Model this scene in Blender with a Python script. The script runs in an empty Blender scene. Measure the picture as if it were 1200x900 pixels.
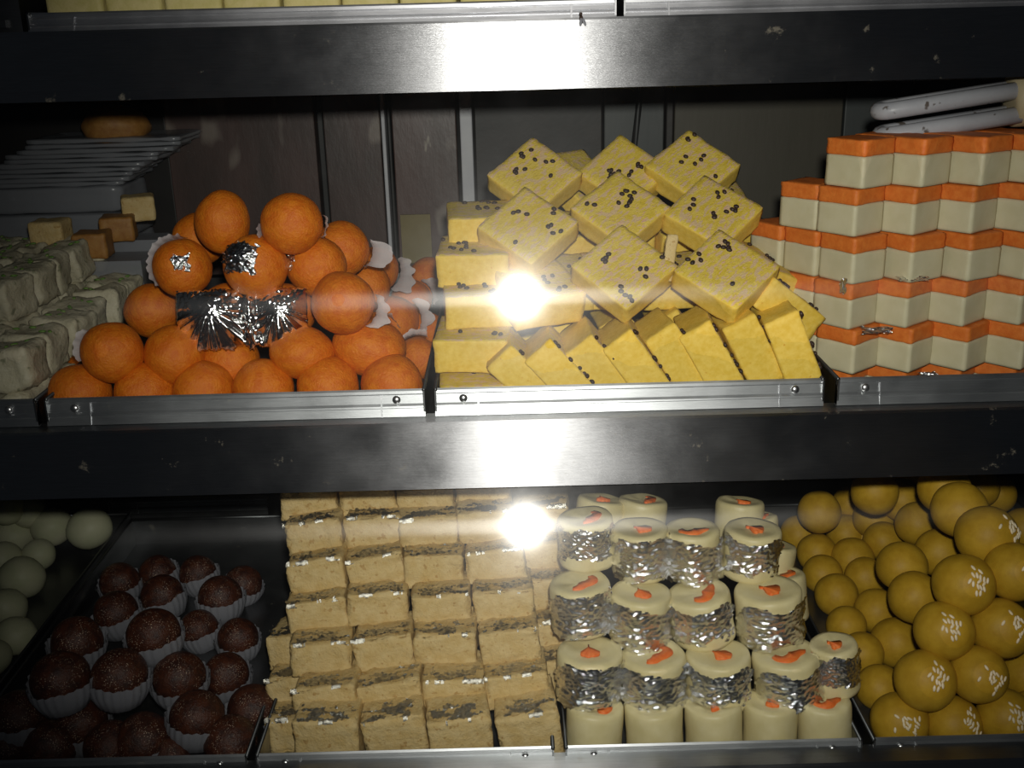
import bpy, bmesh, math, random
from mathutils import Vector, Matrix, Euler, noise

# ------------------------------------------------------------------ camera, sky, lamp, exposure
SC = bpy.context.scene
COL = SC.collection
ZC = 1.30                      # height of the camera; everything below is written relative to it and lifted at the end
PITCH, ROLL = math.radians(18.5), math.radians(1.5)
f_ = Vector((0, math.cos(PITCH), -math.sin(PITCH)))
u_ = Vector((0, math.sin(PITCH), math.cos(PITCH)))
x_ = Vector((1, 0, 0))
right = x_ * math.cos(ROLL) - u_ * math.sin(ROLL)
up = u_ * math.cos(ROLL) + x_ * math.sin(ROLL)
cd = bpy.data.cameras.new('camera'); cam = bpy.data.objects.new('camera', cd); COL.objects.link(cam)
cd.sensor_width = 36; cd.lens = 37.5; cd.clip_start = .02; cd.clip_end = 30
M = Matrix((right, up, -f_)).transposed().to_4x4(); M.translation = (0, 0, ZC)
cam.matrix_world = M
SC.camera = cam

w = bpy.data.worlds.new('dim_shop'); SC.world = w; w.use_nodes = True
w.node_tree.nodes['Background'].inputs[0].default_value = (.75, .85, 1.0, 1)
w.node_tree.nodes['Background'].inputs[1].default_value = .012

fd = bpy.data.lights.new('camera_flash', 'SPOT'); flash = bpy.data.objects.new('camera_flash', fd); COL.objects.link(flash)
fd.energy = 24.5; fd.color = (1.0, .965, .90); fd.shadow_soft_size = .011
fd.spot_size = math.radians(71); fd.spot_blend = 1.0
flash.location = (.014, 0, ZC + .042)
aim = Vector((.055, math.cos(math.radians(19)), -math.sin(math.radians(19))))
flash.rotation_euler = aim.to_track_quat('-Z', 'Y').to_euler()

SC.view_settings.view_transform = 'Standard'; SC.view_settings.look = 'None'
SC.view_settings.gamma = 1; SC.view_settings.use_curve_mapping = False
SC.view_settings.exposure = 0.0

random.seed(7)
R = math.radians

# ------------------------------------------------------------------ materials
class NT:
    def __init__(s, name):
        s.m = bpy.data.materials.new(name); s.m.use_nodes = True; s.t = s.m.node_tree; s.t.nodes.clear()
        s.out = s.n('ShaderNodeOutputMaterial')
    def n(s, typ, **kw):
        nd = s.t.nodes.new(typ)
        for k, v in kw.items(): setattr(nd, k, v)
        return nd
    def l(s, a, b): s.t.links.new(a, b)
    def coords(s, scale=(1, 1, 1), obj=True):
        tc = s.n('ShaderNodeTexCoord'); oi = s.n('ShaderNodeObjectInfo')
        mp = s.n('ShaderNodeMapping'); mp.inputs['Scale'].default_value = scale
        cb = s.n('ShaderNodeVectorMath', operation='ADD')
        sc = s.n('ShaderNodeMath', operation='MULTIPLY'); sc.inputs[1].default_value = 3.7
        s.l(oi.outputs['Random'], sc.inputs[0])
        s.l(tc.outputs['Object'], mp.inputs['Vector']); s.l(mp.outputs[0], cb.inputs[0]); s.l(sc.outputs[0], cb.inputs[1])
        return cb.outputs[0]
    def noise(s, vec, scale, detail=3, rough=.55):
        nd = s.n('ShaderNodeTexNoise'); nd.inputs['Scale'].default_value = scale; nd.inputs['Detail'].default_value = detail
        nd.inputs['Roughness'].default_value = rough; s.l(vec, nd.inputs['Vector']); return nd.outputs['Fac']
    def ramp(s, fac, stops):
        nd = s.n('ShaderNodeValToRGB'); e = nd.color_ramp.elements
        while len(e) < len(stops): e.new(.5)
        for k, (p, c) in enumerate(stops):
            e[k].position = p; e[k].color = (c, c, c, 1) if isinstance(c, (int, float)) else (*c, 1)
        s.l(fac, nd.inputs[0]); return nd.outputs[0]
    def mix(s, fac, a, b):
        nd = s.n('ShaderNodeMix', data_type='RGBA')
        if isinstance(fac, (int, float)): nd.inputs[0].default_value = fac
        else: s.l(fac, nd.inputs[0])
        for v, i in ((a, 6), (b, 7)):
            if isinstance(v, tuple): nd.inputs[i].default_value = (*v, 1)
            else: s.l(v, nd.inputs[i])
        return nd.outputs[2]
    def bump(s, h, strength, dist):
        nd = s.n('ShaderNodeBump'); nd.inputs['Strength'].default_value = strength; nd.inputs['Distance'].default_value = dist
        s.l(h, nd.inputs['Height']); return nd.outputs[0]
    def pbsdf(s, color=None, rough=.5, metal=0, normal=None, spec=.5, **kw):
        p = s.n('ShaderNodeBsdfPrincipled')
        if isinstance(color, tuple): p.inputs['Base Color'].default_value = (*color, 1)
        elif color is not None: s.l(color, p.inputs['Base Color'])
        if isinstance(rough, (int, float)): p.inputs['Roughness'].default_value = rough
        else: s.l(rough, p.inputs['Roughness'])
        if isinstance(metal, (int, float)): p.inputs['Metallic'].default_value = metal
        else: s.l(metal, p.inputs['Metallic'])
        p.inputs['Specular IOR Level'].default_value = spec
        if normal is not None: s.l(normal, p.inputs['Normal'])
        for k, v in kw.items(): p.inputs[k.replace('_', ' ')].default_value = v
        return p
    def done(s, shader): s.l(shader, s.out.inputs[0]); return s.m

def sweet(name, c1, c2, nscale=120, rough=.6, bump=.5, bscale=500, bdist=.0006, spec=.3, specks=None, grains=None, stretch=(1, 1, 1)):
    """A food surface: two mixed tones, fine relief, optional specks (colour, scale, threshold) and pale grains."""
    s = NT(name); v = s.coords(stretch)
    col = s.mix(s.ramp(s.noise(v, nscale, 4), [(.35, 0), (.65, 1)]), c1, c2)
    if specks:
        for c, sc, th in specks:
            col = s.mix(s.ramp(s.noise(v, sc, 2), [(th, 0), (th + .05, 1)]), col, c)
    if grains:
        c, sc, th = grains
        vo = s.n('ShaderNodeTexVoronoi'); vo.inputs['Scale'].default_value = sc; s.l(v, vo.inputs['Vector'])
        g = s.ramp(vo.outputs['Distance'], [(th, 1), (th + .08, 0)])
        g2 = s.n('ShaderNodeMath', operation='MULTIPLY'); s.l(g, g2.inputs[0]); s.l(s.ramp(s.noise(v, sc * .12, 2), [(.45, 0), (.6, 1)]), g2.inputs[1])
        col = s.mix(g2.outputs[0], col, c)
    nb = s.bump(s.noise(v, bscale, 4, .65), bump, bdist)
    return s.done(s.pbsdf(col, rough, 0, nb, spec).outputs[0])

def steel(name, c=(.46, .47, .48), rough=.355, aniso=.98, axis='X', dirt=.5, dirtcol=(.32, .29, .22), scale=(6, 120, 120)):
    """Worn brushed stainless steel with fine lines along its length and dried splashes."""
    s = NT(name); v = s.coords(scale); v1 = s.coords((1, 1, 1))
    ln = s.noise(v, 12, 4, .7)
    col = s.mix(s.ramp(ln, [(.3, 0), (.7, 1)]), tuple(.82 * a for a in c), c)
    rg = s.n('ShaderNodeMapRange'); s.l(s.noise(v1, 22, 5), rg.inputs[0]); rg.inputs[1].default_value = .3; rg.inputs[2].default_value = .7
    rg.inputs[3].default_value = rough - .05; rg.inputs[4].default_value = rough + .08
    nb = s.bump(ln, .12, .0004)
    p = s.pbsdf(col, rg.outputs[0], 1.0, nb, .5)
    p.inputs['Anisotropic'].default_value = aniso
    tg = s.n('ShaderNodeTangent', direction_type='RADIAL', axis=axis); s.l(tg.outputs[0], p.inputs['Tangent'])
    d = s.pbsdf(dirtcol, .8, 0, None, .2)
    mk = s.n('ShaderNodeMath', operation='MULTIPLY')
    s.l(s.ramp(s.noise(v1, 60, 6, .7), [(.645, 0), (.70, 1)]), mk.inputs[0]); mk.inputs[1].default_value = dirt * .6
    mx = s.n('ShaderNodeMixShader'); s.l(mk.outputs[0], mx.inputs[0]); s.l(p.outputs[0], mx.inputs[1]); s.l(d.outputs[0], mx.inputs[2])
    return s.done(mx.outputs[0])

def foil(name, c=(.93, .93, .92), rough=.2, bscale=420, strength=.9, dist=.0012):
    s = NT(name); v = s.coords()
    h = s.noise(v, bscale, 5, .7)
    return s.done(s.pbsdf(c, rough, 1.0, s.bump(h, strength, dist), .5).outputs[0])

def paper(name, c, through=.25, clear=.3, rough=.45):
    s = NT(name); v = s.coords()
    nb = s.bump(s.noise(v, 300, 3), .3, .0008)
    p = s.pbsdf(c, rough, 0, nb, .5)
    tl = s.n('ShaderNodeBsdfTranslucent'); tl.inputs[0].default_value = (*c, 1)
    m1 = s.n('ShaderNodeMixShader'); m1.inputs[0].default_value = through; s.l(p.outputs[0], m1.inputs[1]); s.l(tl.outputs[0], m1.inputs[2])
    tr = s.n('ShaderNodeBsdfTransparent')
    m2 = s.n('ShaderNodeMixShader'); m2.inputs[0].default_value = clear; s.l(m1.outputs[0], m2.inputs[1]); s.l(tr.outputs[0], m2.inputs[2])
    return s.done(m2.outputs[0])

def glass(name):
    """Clear shop glass, wiped with a greasy cloth: mostly see-through, a weak gloss and a weaker smeared gloss."""
    s = NT(name); v = s.coords((1, 1, 1))
    tr = s.n('ShaderNodeBsdfTransparent'); tr.inputs[0].default_value = (.955, .965, .96, 1)
    g1 = s.n('ShaderNodeBsdfGlossy'); g1.inputs['Roughness'].default_value = .072
    g2 = s.n('ShaderNodeBsdfGlossy'); g2.inputs['Roughness'].default_value = .26
    g3 = s.n('ShaderNodeBsdfGlossy'); g3.inputs['Roughness'].default_value = .13; g3.inputs['Anisotropy'].default_value = .86
    tg = s.n('ShaderNodeTangent', direction_type='RADIAL', axis='X'); s.l(tg.outputs[0], g3.inputs['Tangent'])
    def add(base, g, fac):
        m = s.n('ShaderNodeMixShader')
        if isinstance(fac, float): m.inputs[0].default_value = fac
        else: s.l(fac, m.inputs[0])
        s.l(base, m.inputs[1]); s.l(g.outputs[0], m.inputs[2]); return m.outputs[0]
    sm = s.n('ShaderNodeMapRange'); s.l(s.noise(v, 18, 5, .65), sm.inputs[0]); sm.inputs[1].default_value = .3; sm.inputs[2].default_value = .75
    sm.inputs[3].default_value = .001; sm.inputs[4].default_value = .006
    a = add(tr.outputs[0], g1, .014); a = add(a, g2, sm.outputs[0]); a = add(a, g3, .0012)
    return s.done(a)

MT = dict(
    steel=steel('brushed_steel'),
    tray=steel('tray_steel', (.24, .245, .25), .36, .6, 'X', .6),
    lip=steel('tray_lip_steel', (.62, .63, .65), .42, .6, 'X', .45),
    darksteel=steel('tarnished_steel', (.16, .165, .17), .42, .3, 'X', .4, (.12, .11, .09)),
    rivet=steel('rivet_steel', (.62, .62, .62), .30, 0, 'Y', .2),
    foil=foil('silver_foil', (.93, .93, .92), .13, 260, .35, .0006),
    leaf=foil('silver_leaf', (.88, .88, .88), .17, 420, .8, .0007),
    leafsoft=foil('silver_leaf_flakes', (.84, .80, .70), .36, 520, .9, .0008),
    glass=glass('display_glass'),
    laddu=sweet('boondi_orange', (.57, .120, .004), (.67, .185, .008), 160, .5, 1.0, 560, .0009, .35, None, ((.80, .30, .04), 620, .13)),
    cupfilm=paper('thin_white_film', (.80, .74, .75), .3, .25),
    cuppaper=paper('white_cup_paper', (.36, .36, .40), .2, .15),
    yside=sweet('yellow_cut_side', (.68, .45, .055), (.75, .53, .10), 260, .65, .5, 600, .0005, .2, [((.60, .30, .03), 420, .70)]),
    ytop=sweet('yellow_streaked_top', (.66, .47, .045), (.75, .56, .11), 140, .6, .9, 380, .0010, .25, [((.68, .48, .26), 110, .53), ((.70, .43, .28), 190, .60), ((.22, .30, .05), 85, .76)], None, (1, 2.6, 1)),
    seed=sweet('dark_seed', (.018, .010, .007), (.05, .025, .015), 400, .5, .4, 900, .0004, .4),
    pist=sweet('green_pistachio', (.10, .22, .04), (.20, .30, .08), 300, .5),
    tan=sweet('tan_fudge', (.57, .40, .16), (.64, .48, .23), 120, .6, 1.0, 330, .0013, .25, [((.47, .30, .11), 190, .63)]),
    white=sweet('cream_fudge', (.50, .45, .29), (.54, .49, .33), 90, .5, .2, 420, .0004, .35),
    orange=sweet('orange_fudge', (.58, .135, .018), (.66, .18, .028), 200, .55, .6, 500, .0006, .3),
    roll=sweet('cream_roll', (.60, .51, .26), (.66, .57, .32), 80, .45, .25, 350, .0005, .4),
    filling=sweet('orange_filling', (.72, .13, .02), (.78, .20, .04), 300, .5, .5, 500, .0006),
    peda=sweet('mustard_peda', (.40, .225, .012), (.48, .285, .020), 110, .55, .35, 600, .0004, .3),
    melon=sweet('melon_seed', (.74, .60, .38), (.80, .68, .48), 200, .45),
    jamun=sweet('dark_syrup_ball', (.034, .010, .006), (.080, .021, .008), 140, .40, .8, 500, .0010, .4, None, ((.50, .36, .26), 700, .20)),
    pale=sweet('pale_green_ball', (.44, .45, .28), (.49, .48, .32), 60, .5, .3, 400, .0005, .3),
    kala=sweet('pale_milk_cake', (.50, .45, .31), (.56, .51, .37), 140, .55, 1.0, 260, .0012, .35, [((.28, .27, .17), 120, .64)]),
    topcake=sweet('pale_yellow_cake', (.50, .44, .16), (.58, .50, .22), 120, .6, .7, 300, .0009, .25),
    brown=sweet('browned_sweet', (.30, .13, .03), (.38, .19, .05), 160, .5),
    wrap=paper('plastic_wrap', (.34, .35, .38), .2, .3, .25),
    tube=sweet('dusty_lamp_glass', (.40, .40, .43), (.34, .34, .37), 60, .4, .1, 300, .0003, .4, [((.10, .08, .07), 110, .66)]),
    socket=sweet('yellowed_plastic', (.42, .35, .22), (.36, .29, .17), 60, .5, .1, 200, .0003, .4),
    panel=sweet('brown_panel', (.046, .032, .028), (.085, .050, .044), 14, .38, .4, 60, .001, .5, [((.16, .13, .11), 26, .60), ((.22, .19, .15), 90, .735)], None, (1, 1, .35)),
    olive=sweet('olive_board', (.050, .044, .030), (.060, .052, .036), 14, .5, .2, 80, .0008, .4, None, None, (1, 1, .2)),
    greyp=sweet('grey_board', (.050, .055, .054), (.06, .064, .062), 14, .5, .2, 80, .0008, .4, None, None, (1, 1, .2)),
    black=sweet('black_board', (.010, .009, .008), (.018, .014, .012), 20, .5, .2, 80, .0008, .4),
    strip=sweet('white_strip', (.42, .42, .45), (.48, .48, .50), 40, .45, .1, 200, .0004, .4),
    card=sweet('cardboard', (.20, .165, .085), (.23, .19, .10), 30, .7, .2, 300, .0004, .2),
    rubber=sweet('black_rubber', (.012, .012, .012), (.02, .02, .02), 30, .5, .1, 200, .0003, .4),
    fly=sweet('fly_body', (.02, .015, .012), (.05, .03, .02), 300, .4),
    wall=sweet('dark_wall', (.010, .010, .010), (.014, .013, .012), 8, .7, .2, 40, .001, .2),
)

# ------------------------------------------------------------------ mesh helpers
class MB:
    """Collects vertices and faces; build() makes ONE mesh object."""
    def __init__(s): s.v, s.f, s.mi = [], [], []
    def add(s, vs, fs, mi=0):
        o = len(s.v); s.v += [tuple(p) for p in vs]; s.f += [tuple(i + o for i in q) for q in fs]; s.mi += [mi] * len(fs)
    def box(s, x0, x1, y0, y1, z0, z1, mi=0):
        s.add([(x0, y0, z0), (x1, y0, z0), (x1, y1, z0), (x0, y1, z0), (x0, y0, z1), (x1, y0, z1), (x1, y1, z1), (x0, y1, z1)],
              [(0, 3, 2, 1), (4, 5, 6, 7), (0, 1, 5, 4), (1, 2, 6, 5), (2, 3, 7, 6), (3, 0, 4, 7)], mi)
    def prism_x(s, prof, x0, x1, mi=0):
        """Closed (y, z) profile run along X."""
        n = len(prof)
        s.add([(x0, y, z) for y, z in prof] + [(x1, y, z) for y, z in prof],
              [(i, i + n, (i + 1) % n + n, (i + 1) % n) for i in range(n)] + [tuple(range(n)), tuple(range(2 * n - 1, n - 1, -1))], mi)
    def lathe(s, prof, seg=24, mi=0, M=None):
        vs, fs = [], []
        for r, z in prof:
            for k in range(seg):
                a = 2 * math.pi * k / seg; vs.append(Vector((r * math.cos(a), r * math.sin(a), z)))
        for i in range(len(prof) - 1):
            for k in range(seg):
                k2 = (k + 1) % seg; fs.append((i * seg + k, i * seg + k2, (i + 1) * seg + k2, (i + 1) * seg + k))
        fs.append(tuple(range(seg - 1, -1, -1))); fs.append(tuple(range((len(prof) - 1) * seg, len(prof) * seg)))
        if M is not None: vs = [M @ p for p in vs]
        s.add(vs, fs, mi)
    def tube(s, pts, r, seg=12, mi=0):
        pts = [Vector(p) for p in pts]; vs, fs = [], []
        ref = Vector((0, 0, 1))
        for i, p in enumerate(pts):
            t = (pts[min(i + 1, len(pts) - 1)] - pts[max(i - 1, 0)]).normalized()
            a = t.cross(ref); a = a.normalized() if a.length > .05 else Vector((1, 0, 0)); b = a.cross(t)
            rr = r[i] if isinstance(r, (list, tuple)) else r
            for k in range(seg):
                g = 2 * math.pi * k / seg; vs.append(p + (a * math.cos(g) + b * math.sin(g)) * rr)
        for i in range(len(pts) - 1):
            for k in range(seg):
                k2 = (k + 1) % seg; fs.append((i * seg + k, i * seg + k2, (i + 1) * seg + k2, (i + 1) * seg + k))
        fs.append(tuple(range(seg - 1, -1, -1))); fs.append(tuple(range((len(pts) - 1) * seg, len(pts) * seg)))
        s.add(vs, fs, mi)
    def ell(s, c, rx, ry, rz, rot=None, u=8, v=5, mi=0):
        c = Vector(c); vs, fs = [], []
        for i in range(1, v):
            th = math.pi * i / v
            for k in range(u):
                a = 2 * math.pi * k / u
                p = Vector((rx * math.sin(th) * math.cos(a), ry * math.sin(th) * math.sin(a), rz * math.cos(th)))
                vs.append(c + (rot @ p if rot else p))
        t = Vector((0, 0, rz)); vs += [c + (rot @ t if rot else t), c - (rot @ t if rot else t)]
        n = len(vs)
        for i in range(v - 2):
            for k in range(u):
                k2 = (k + 1) % u; fs.append((i * u + k, (i + 1) * u + k, (i + 1) * u + k2, i * u + k2))
        for k in range(u):
            k2 = (k + 1) % u; fs.append((n - 2, k, k2)); fs.append((n - 1, (v - 2) * u + k2, (v - 2) * u + k))
        s.add(vs, fs, mi)
    def mesh(s, name, mats, smooth=False):
        me = bpy.data.meshes.new(name); me.from_pydata(s.v, [], s.f)
        for m in (mats if isinstance(mats, (list, tuple)) else [mats]): me.materials.append(m)
        me.polygons.foreach_set('material_index', s.mi)
        me.polygons.foreach_set('use_smooth', [smooth] * len(s.f)); me.update(); return me
    def build(s, name, mats, parent=None, smooth=False): return link(name, s.mesh(name, mats, smooth), parent)

def link(name, me, parent=None):
    o = bpy.data.objects.new(name, me); COL.objects.link(o)
    if parent is not None: o.parent = parent
    return o
def tag(o, label=None, cat=None, group=None, kind=None):
    for k, v in (('label', label), ('category', cat), ('group', group), ('kind', kind)):
        if v: o[k] = v
    return o
def empty(name, loc=(0, 0, 0), rot=(0, 0, 0)):
    o = bpy.data.objects.new(name, None); COL.objects.link(o); o.location = loc; o.rotation_euler = rot; o.empty_display_size = .01; return o
def put(o, loc, rot=(0, 0, 0), sc=None):
    o.location = loc; o.rotation_euler = rot
    if sc is not None: o.scale = (sc, sc, sc) if isinstance(sc, (int, float)) else sc
    return o
def copy_tree(o, parent=None):
    c = o.copy(); COL.objects.link(c)
    if parent is not None: c.parent = parent
    for ch in list(o.children): copy_tree(ch, c)
    return c
ORD = ['zeroth', 'first', 'second', 'third', 'fourth', 'fifth', 'sixth', 'seventh', 'eighth', 'ninth', 'tenth', 'eleventh', 'twelfth']

def fuzz(p, sc, amp, seed):
    q = Vector(p) * sc + Vector((seed * 3.1, seed * 7.7, seed * 1.3))
    return noise.noise(q) * amp

def block_mesh(name, sx, sy, sz, mats, rnd=.002, amp=.0006, nscale=160, seed=0, cuts=7, split=None, chip=0, smooth=True, topmat=None):
    """A cut block of sweet, centred on x and y, standing on z = 0: rounded, slightly uneven, with chipped arrises."""
    bm = bmesh.new(); bmesh.ops.create_cube(bm, size=1)
    bmesh.ops.subdivide_edges(bm, edges=bm.edges[:], cuts=cuts, use_grid_fill=True)
    h = Vector((sx / 2, sy / 2, sz / 2))
    for v in bm.verts:
        # pull the grid lines towards the arrises so that the rounding has vertices
        q = [math.copysign(abs(2 * c) ** .6, c) for c in v.co]
        p = Vector((q[0] * h.x, q[1] * h.y, q[2] * h.z))
        core = Vector([max(-h[i] + rnd, min(h[i] - rnd, p[i])) for i in range(3)])
        d = p - core; n = sum(1 for c in d if abs(c) > 1e-7)
        if n > 1: p = core + d.normalized() * rnd
        dirn = d.normalized() if d.length > 1e-7 else p.normalized()
        a = fuzz(p, nscale, amp, seed) + fuzz(p, nscale * 3, amp * .5, seed + 5)
        if n > 1 and chip: a -= max(0, fuzz(p, 130, 1, seed + 9)) * chip
        v.co = p + dirn * a + Vector((0, 0, h.z))
    me = bpy.data.meshes.new(name)
    for m in (mats if isinstance(mats, (list, tuple)) else [mats]): me.materials.append(m)
    bm.normal_update()
    for fc in bm.faces:
        fc.smooth = smooth
        if topmat is not None and fc.normal.z > .75: fc.material_index = topmat
    bm.to_mesh(me); bm.free(); return me

def ball_mesh(name, r, mat, seed=0, amp=.03, sub=4, flat=0.0, sq=(1, 1, 1)):
    bm = bmesh.new(); bmesh.ops.create_icosphere(bm, subdivisions=sub, radius=1)
    for v in bm.verts:
        p = v.co.copy(); k = 1 + fuzz(p, 1.3, amp, seed) + fuzz(p, 9, amp * .22, seed + 3)
        p *= k
        if p.z < -1 + flat: p.z = -1 + flat + (p.z + 1 - flat) * .15
        v.co = Vector((p.x * sq[0], p.y * sq[1], p.z * sq[2])) * r
    me = bpy.data.meshes.new(name); me.materials.append(mat)
    for fc in bm.faces: fc.smooth = True
    bm.to_mesh(me); bm.free(); return me

def leaf_patch(name, fn, nu, nv, thr=.1, seed=0, mat=None, rag=1.0, crumple=.0004, cs=300, scraps=False):
    """Silver leaf: fn(u, v) -> (point, outward normal); torn edges, holes and creases."""
    vs, keep = [], {}
    for i in range(nu + 1):
        for j in range(nv + 1):
            u, v = i / nu, j / nv
            p, n = fn(u, v); p = Vector(p); n = Vector(n)
            vs.append(p + n * (.0003 + abs(fuzz(p, cs, crumple * 2, seed)) + abs(fuzz(p, cs * 2.7, crumple, seed + 2))))
            e = min(u, 1 - u, v, 1 - v) * 2
            keep[i, j] = e * 1.6 + rag * noise.noise(Vector((u * 4 + seed * 5.3, v * 4 - seed * 2.1, seed))) + .35 * rag * noise.noise(Vector((u * 17 + seed, v * 17, 4.5))) > thr
    fs = []
    for i in range(nu):
        for j in range(nv):
            if all(keep[i + a, j + b] for a, b in ((0, 0), (1, 0), (1, 1), (0, 1))) or (keep[i, j] and keep[i + 1, j + 1]):
                k = i * (nv + 1) + j; fs.append((k, k + nv + 1, k + nv + 2, k + 1))
    # keep only the largest connected patch
    if fs and not scraps:
        par = list(range(len(vs)))
        def find(a):
            while par[a] != a: par[a] = par[par[a]]; a = par[a]
            return a
        for q in fs:
            for b in q[1:]: par[find(q[0])] = find(b)
        cnt = {}
        for q in fs: cnt[find(q[0])] = cnt.get(find(q[0]), 0) + 1
        best = max(cnt, key=cnt.get); fs = [q for q in fs if find(q[0]) == best]
    used = sorted({a for q in fs for a in q}); ix = {a: k for k, a in enumerate(used)}
    b = MB(); b.add([vs[a] for a in used], [tuple(ix[a] for a in q) for q in fs])
    return b.mesh(name, mat or MT['leaf'], True)

def cup_mesh(name, mat, rim=1.12, rimz=.05, flutes=22, amp=.06, seed=0):
    """A fluted paper cup of unit radius around a unit ball."""
    rings = [(.05, -1.08, 0), (.62, -1.08, 0), (.82, -.98, .3), (1.0, -.6, .5), (1.10, -.3, .6), (rim, rimz, 1.0)]
    n = flutes * 4; b = MB(); vs, fs = [], []
    for r, z, k in rings:
        for i in range(n):
            a = 2 * math.pi * i / n
            w_ = 1 + amp * k * math.sin(flutes * a) + .05 * k * k * noise.noise(Vector((math.cos(a) * 1.5 + seed, math.sin(a) * 1.5, 2)))
            vs.append((r * w_ * math.cos(a), r * w_ * math.sin(a), z + .16 * k * noise.noise(Vector((math.cos(a) * 2 + seed, math.sin(a) * 2, 7)))))
    for q in range(len(rings) - 1):
        for i in range(n):
            j = (i + 1) % n; fs.append((q * n + i, q * n + j, (q + 1) * n + j, (q + 1) * n + i))
    fs.append(tuple(range(n - 1, -1, -1)))
    b.add(vs, fs); return b.mesh(name, mat, True)

def frill_mesh(name, mat, span, rim, seed):
    """A torn arc of fluted paper around a unit ball, opening towards -Y; centred on +X."""
    n = max(16, int(span / 2)); b = MB(); vs, fs = [], []
    rings = [(1.03, .5, .2), (1.07, .2, .5), (1.10, -.05, .8), ((1.10 + rim) / 2, -.16, 1), (rim, -.22, 1.2)]
    for r, y, k in rings:
        for i in range(n + 1):
            t = i / n; a = R(-span / 2 + span * t)
            w_ = r * (1 + .018 * k * math.sin(a * 24 + seed) + .10 * k * (r - 1.0) * 3 * noise.noise(Vector((a * 4, seed * 3.3, 1))) + .03 * k * noise.noise(Vector((a * 13, seed * 3.3, 4)))) - (r - 1.04) * (abs(2 * t - 1) ** 3) * .9
            vs.append((w_ * math.cos(a), y + .10 * k * noise.noise(Vector((a * 4 + seed, r * 3, 6))), w_ * math.sin(a)))
    for q in range(len(rings) - 1):
        for i in range(n):
            o = q * (n + 1) + i; fs.append((o, o + 1, o + n + 2, o + n + 1))
    b.add(vs, fs); return b.mesh(name, mat, True)

# ------------------------------------------------------------------ setting: back wall and end walls
wb = MB(); wb.box(-1.1, 1.0, 1.17, 1.19, -.75, .25); wall = wb.build('wall_back', MT['wall']); tag(wall, kind='structure')
def panel(x0, x1, z0, z1, mat, y=1.15, t=.02, name='panel', parent=None):
    b = MB(); b.box(x0, x1, y, y + t, z0, z1); o = b.build(name, MT[mat], wall if parent is None else parent)
    md = o.modifiers.new('edge', 'BEVEL'); md.width = .0012; md.segments = 2; return o
ZT = -.012
panel(-.357, -.2005, -.2715, ZT, 'panel'); panel(-.191, -.1315, -.2715, ZT, 'panel'); panel(-.119, -.0515, -.2715, ZT, 'panel')
panel(-.1985, -.1925, -.2715, ZT, 'rubber', 1.156, .012, 'divider'); panel(-.1295, -.1255, -.2715, ZT, 'strip', 1.142, .02, 'divider')
panel(-.1240, -.1205, -.2715, ZT, 'rubber', 1.15, .02, 'divider'); panel(-.0475, -.0345, -.2715, ZT, 'strip', 1.145, .02, 'divider')
panel(-.0325, .102, -.2715, ZT, 'black'); panel(.104, .167, -.2715, ZT, 'greyp'); panel(.169, .1765, -.2715, ZT, 'black', 1.147)
panel(.178, .355, -.2715, ZT, 'olive'); panel(.357, .427, -.2715, ZT, 'greyp'); panel(.429, .80, -.2715, ZT, 'black')
panel(-.80, -.359, -.2715, ZT, 'black', 1.158, .01)  # black sheet standing in for the darkness of the deeper gap at the left
for x0, x1 in ((-1.1, -1.08), (.98, 1.0)):
    b = MB(); b.box(x0, x1, .60, 1.17, -.75, .25); tag(b.build('wall_left' if x0 < 0 else 'wall_right', MT['wall']), kind='structure')

# ------------------------------------------------------------------ the display case
case = tag(empty('display_case', (0, .9, -.75)), 'brushed steel display case with two shelves of sweets behind glass', 'display case')
CX = Matrix.Translation((0, -.9, .75))
def cpart(b, name, mat, parent=None, bev=0):
    b.v = [(x, y - .9, z + .75) for x, y, z in b.v] if parent is None else b.v
    o = b.build(name, mat, case if parent is None else parent)
    if bev: md = o.modifiers.new('edge', 'BEVEL'); md.width = bev; md.segments = 3; md.limit_method = 'ANGLE'
    return o
def shelf(zt, y0, front, zb0, zb1, zr):
    b = MB(); b.box(-1.07, .97, y0, 1.168, zt - .006, zt); s = cpart(b, 'shelf', MT['darksteel'])
    b = MB(); prof = [(front, zb0), (front, zb1 - .0015), (front + .0015, zb1), (y0 + .014, zb1), (y0 + .014, zb1 - .003), (front + .006, zb1 - .003), (front + .006, zb0 + .003), (y0 + .012, zb0 + .003), (y0 + .012, zb0), (front + .001, zb0)]
    b.v = []; b.prism_x(prof, -1.07, .97); b.v = [(x, y - .9, z + .75) for x, y, z in b.v]
    o = b.build('front_band', MT['steel'], s); return s
shelf(.0, .763, .757, -.041, .005, 0)
shelf(-.272, .699, .6935, -.309, -.259, 0)
shelf(-.509, .613, .607, -.545, -.483, 0)
def pane(y0, z0, y1, z1):
    h = math.hypot(y1 - y0, z1 - z0); b = MB(); b.box(-1.06, .96, 0, .004, 0, h)
    o = b.build('glass_pane', MT['glass'], case); return put(o, (0, y0 - .9, z0 + .75), (-math.atan2(y1 - y0, z1 - z0), 0, 0))
pane(.7005, -.2588, .7605, -.0412)
pane(.6145, -.4825, .7045, -.3092)
b = MB(); b.box(-.40, -.3265, .768, .80, .005, .030); b.box(-.345, -.336, .764, .768, .008, .013); cpart(b, 'corner_bracket', MT['darksteel'])
# sides of the case and its plinth
for x0 in (-1.08, .97):
    b = MB(); b.box(x0, x0 + .01, .60, 1.17, -.75, .03); cpart(b, 'side_panel', MT['darksteel'])
b = MB(); b.box(-1.07, .97, .65, 1.168, -.75, -.56); cpart(b, 'plinth', MT['darksteel'])

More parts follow.
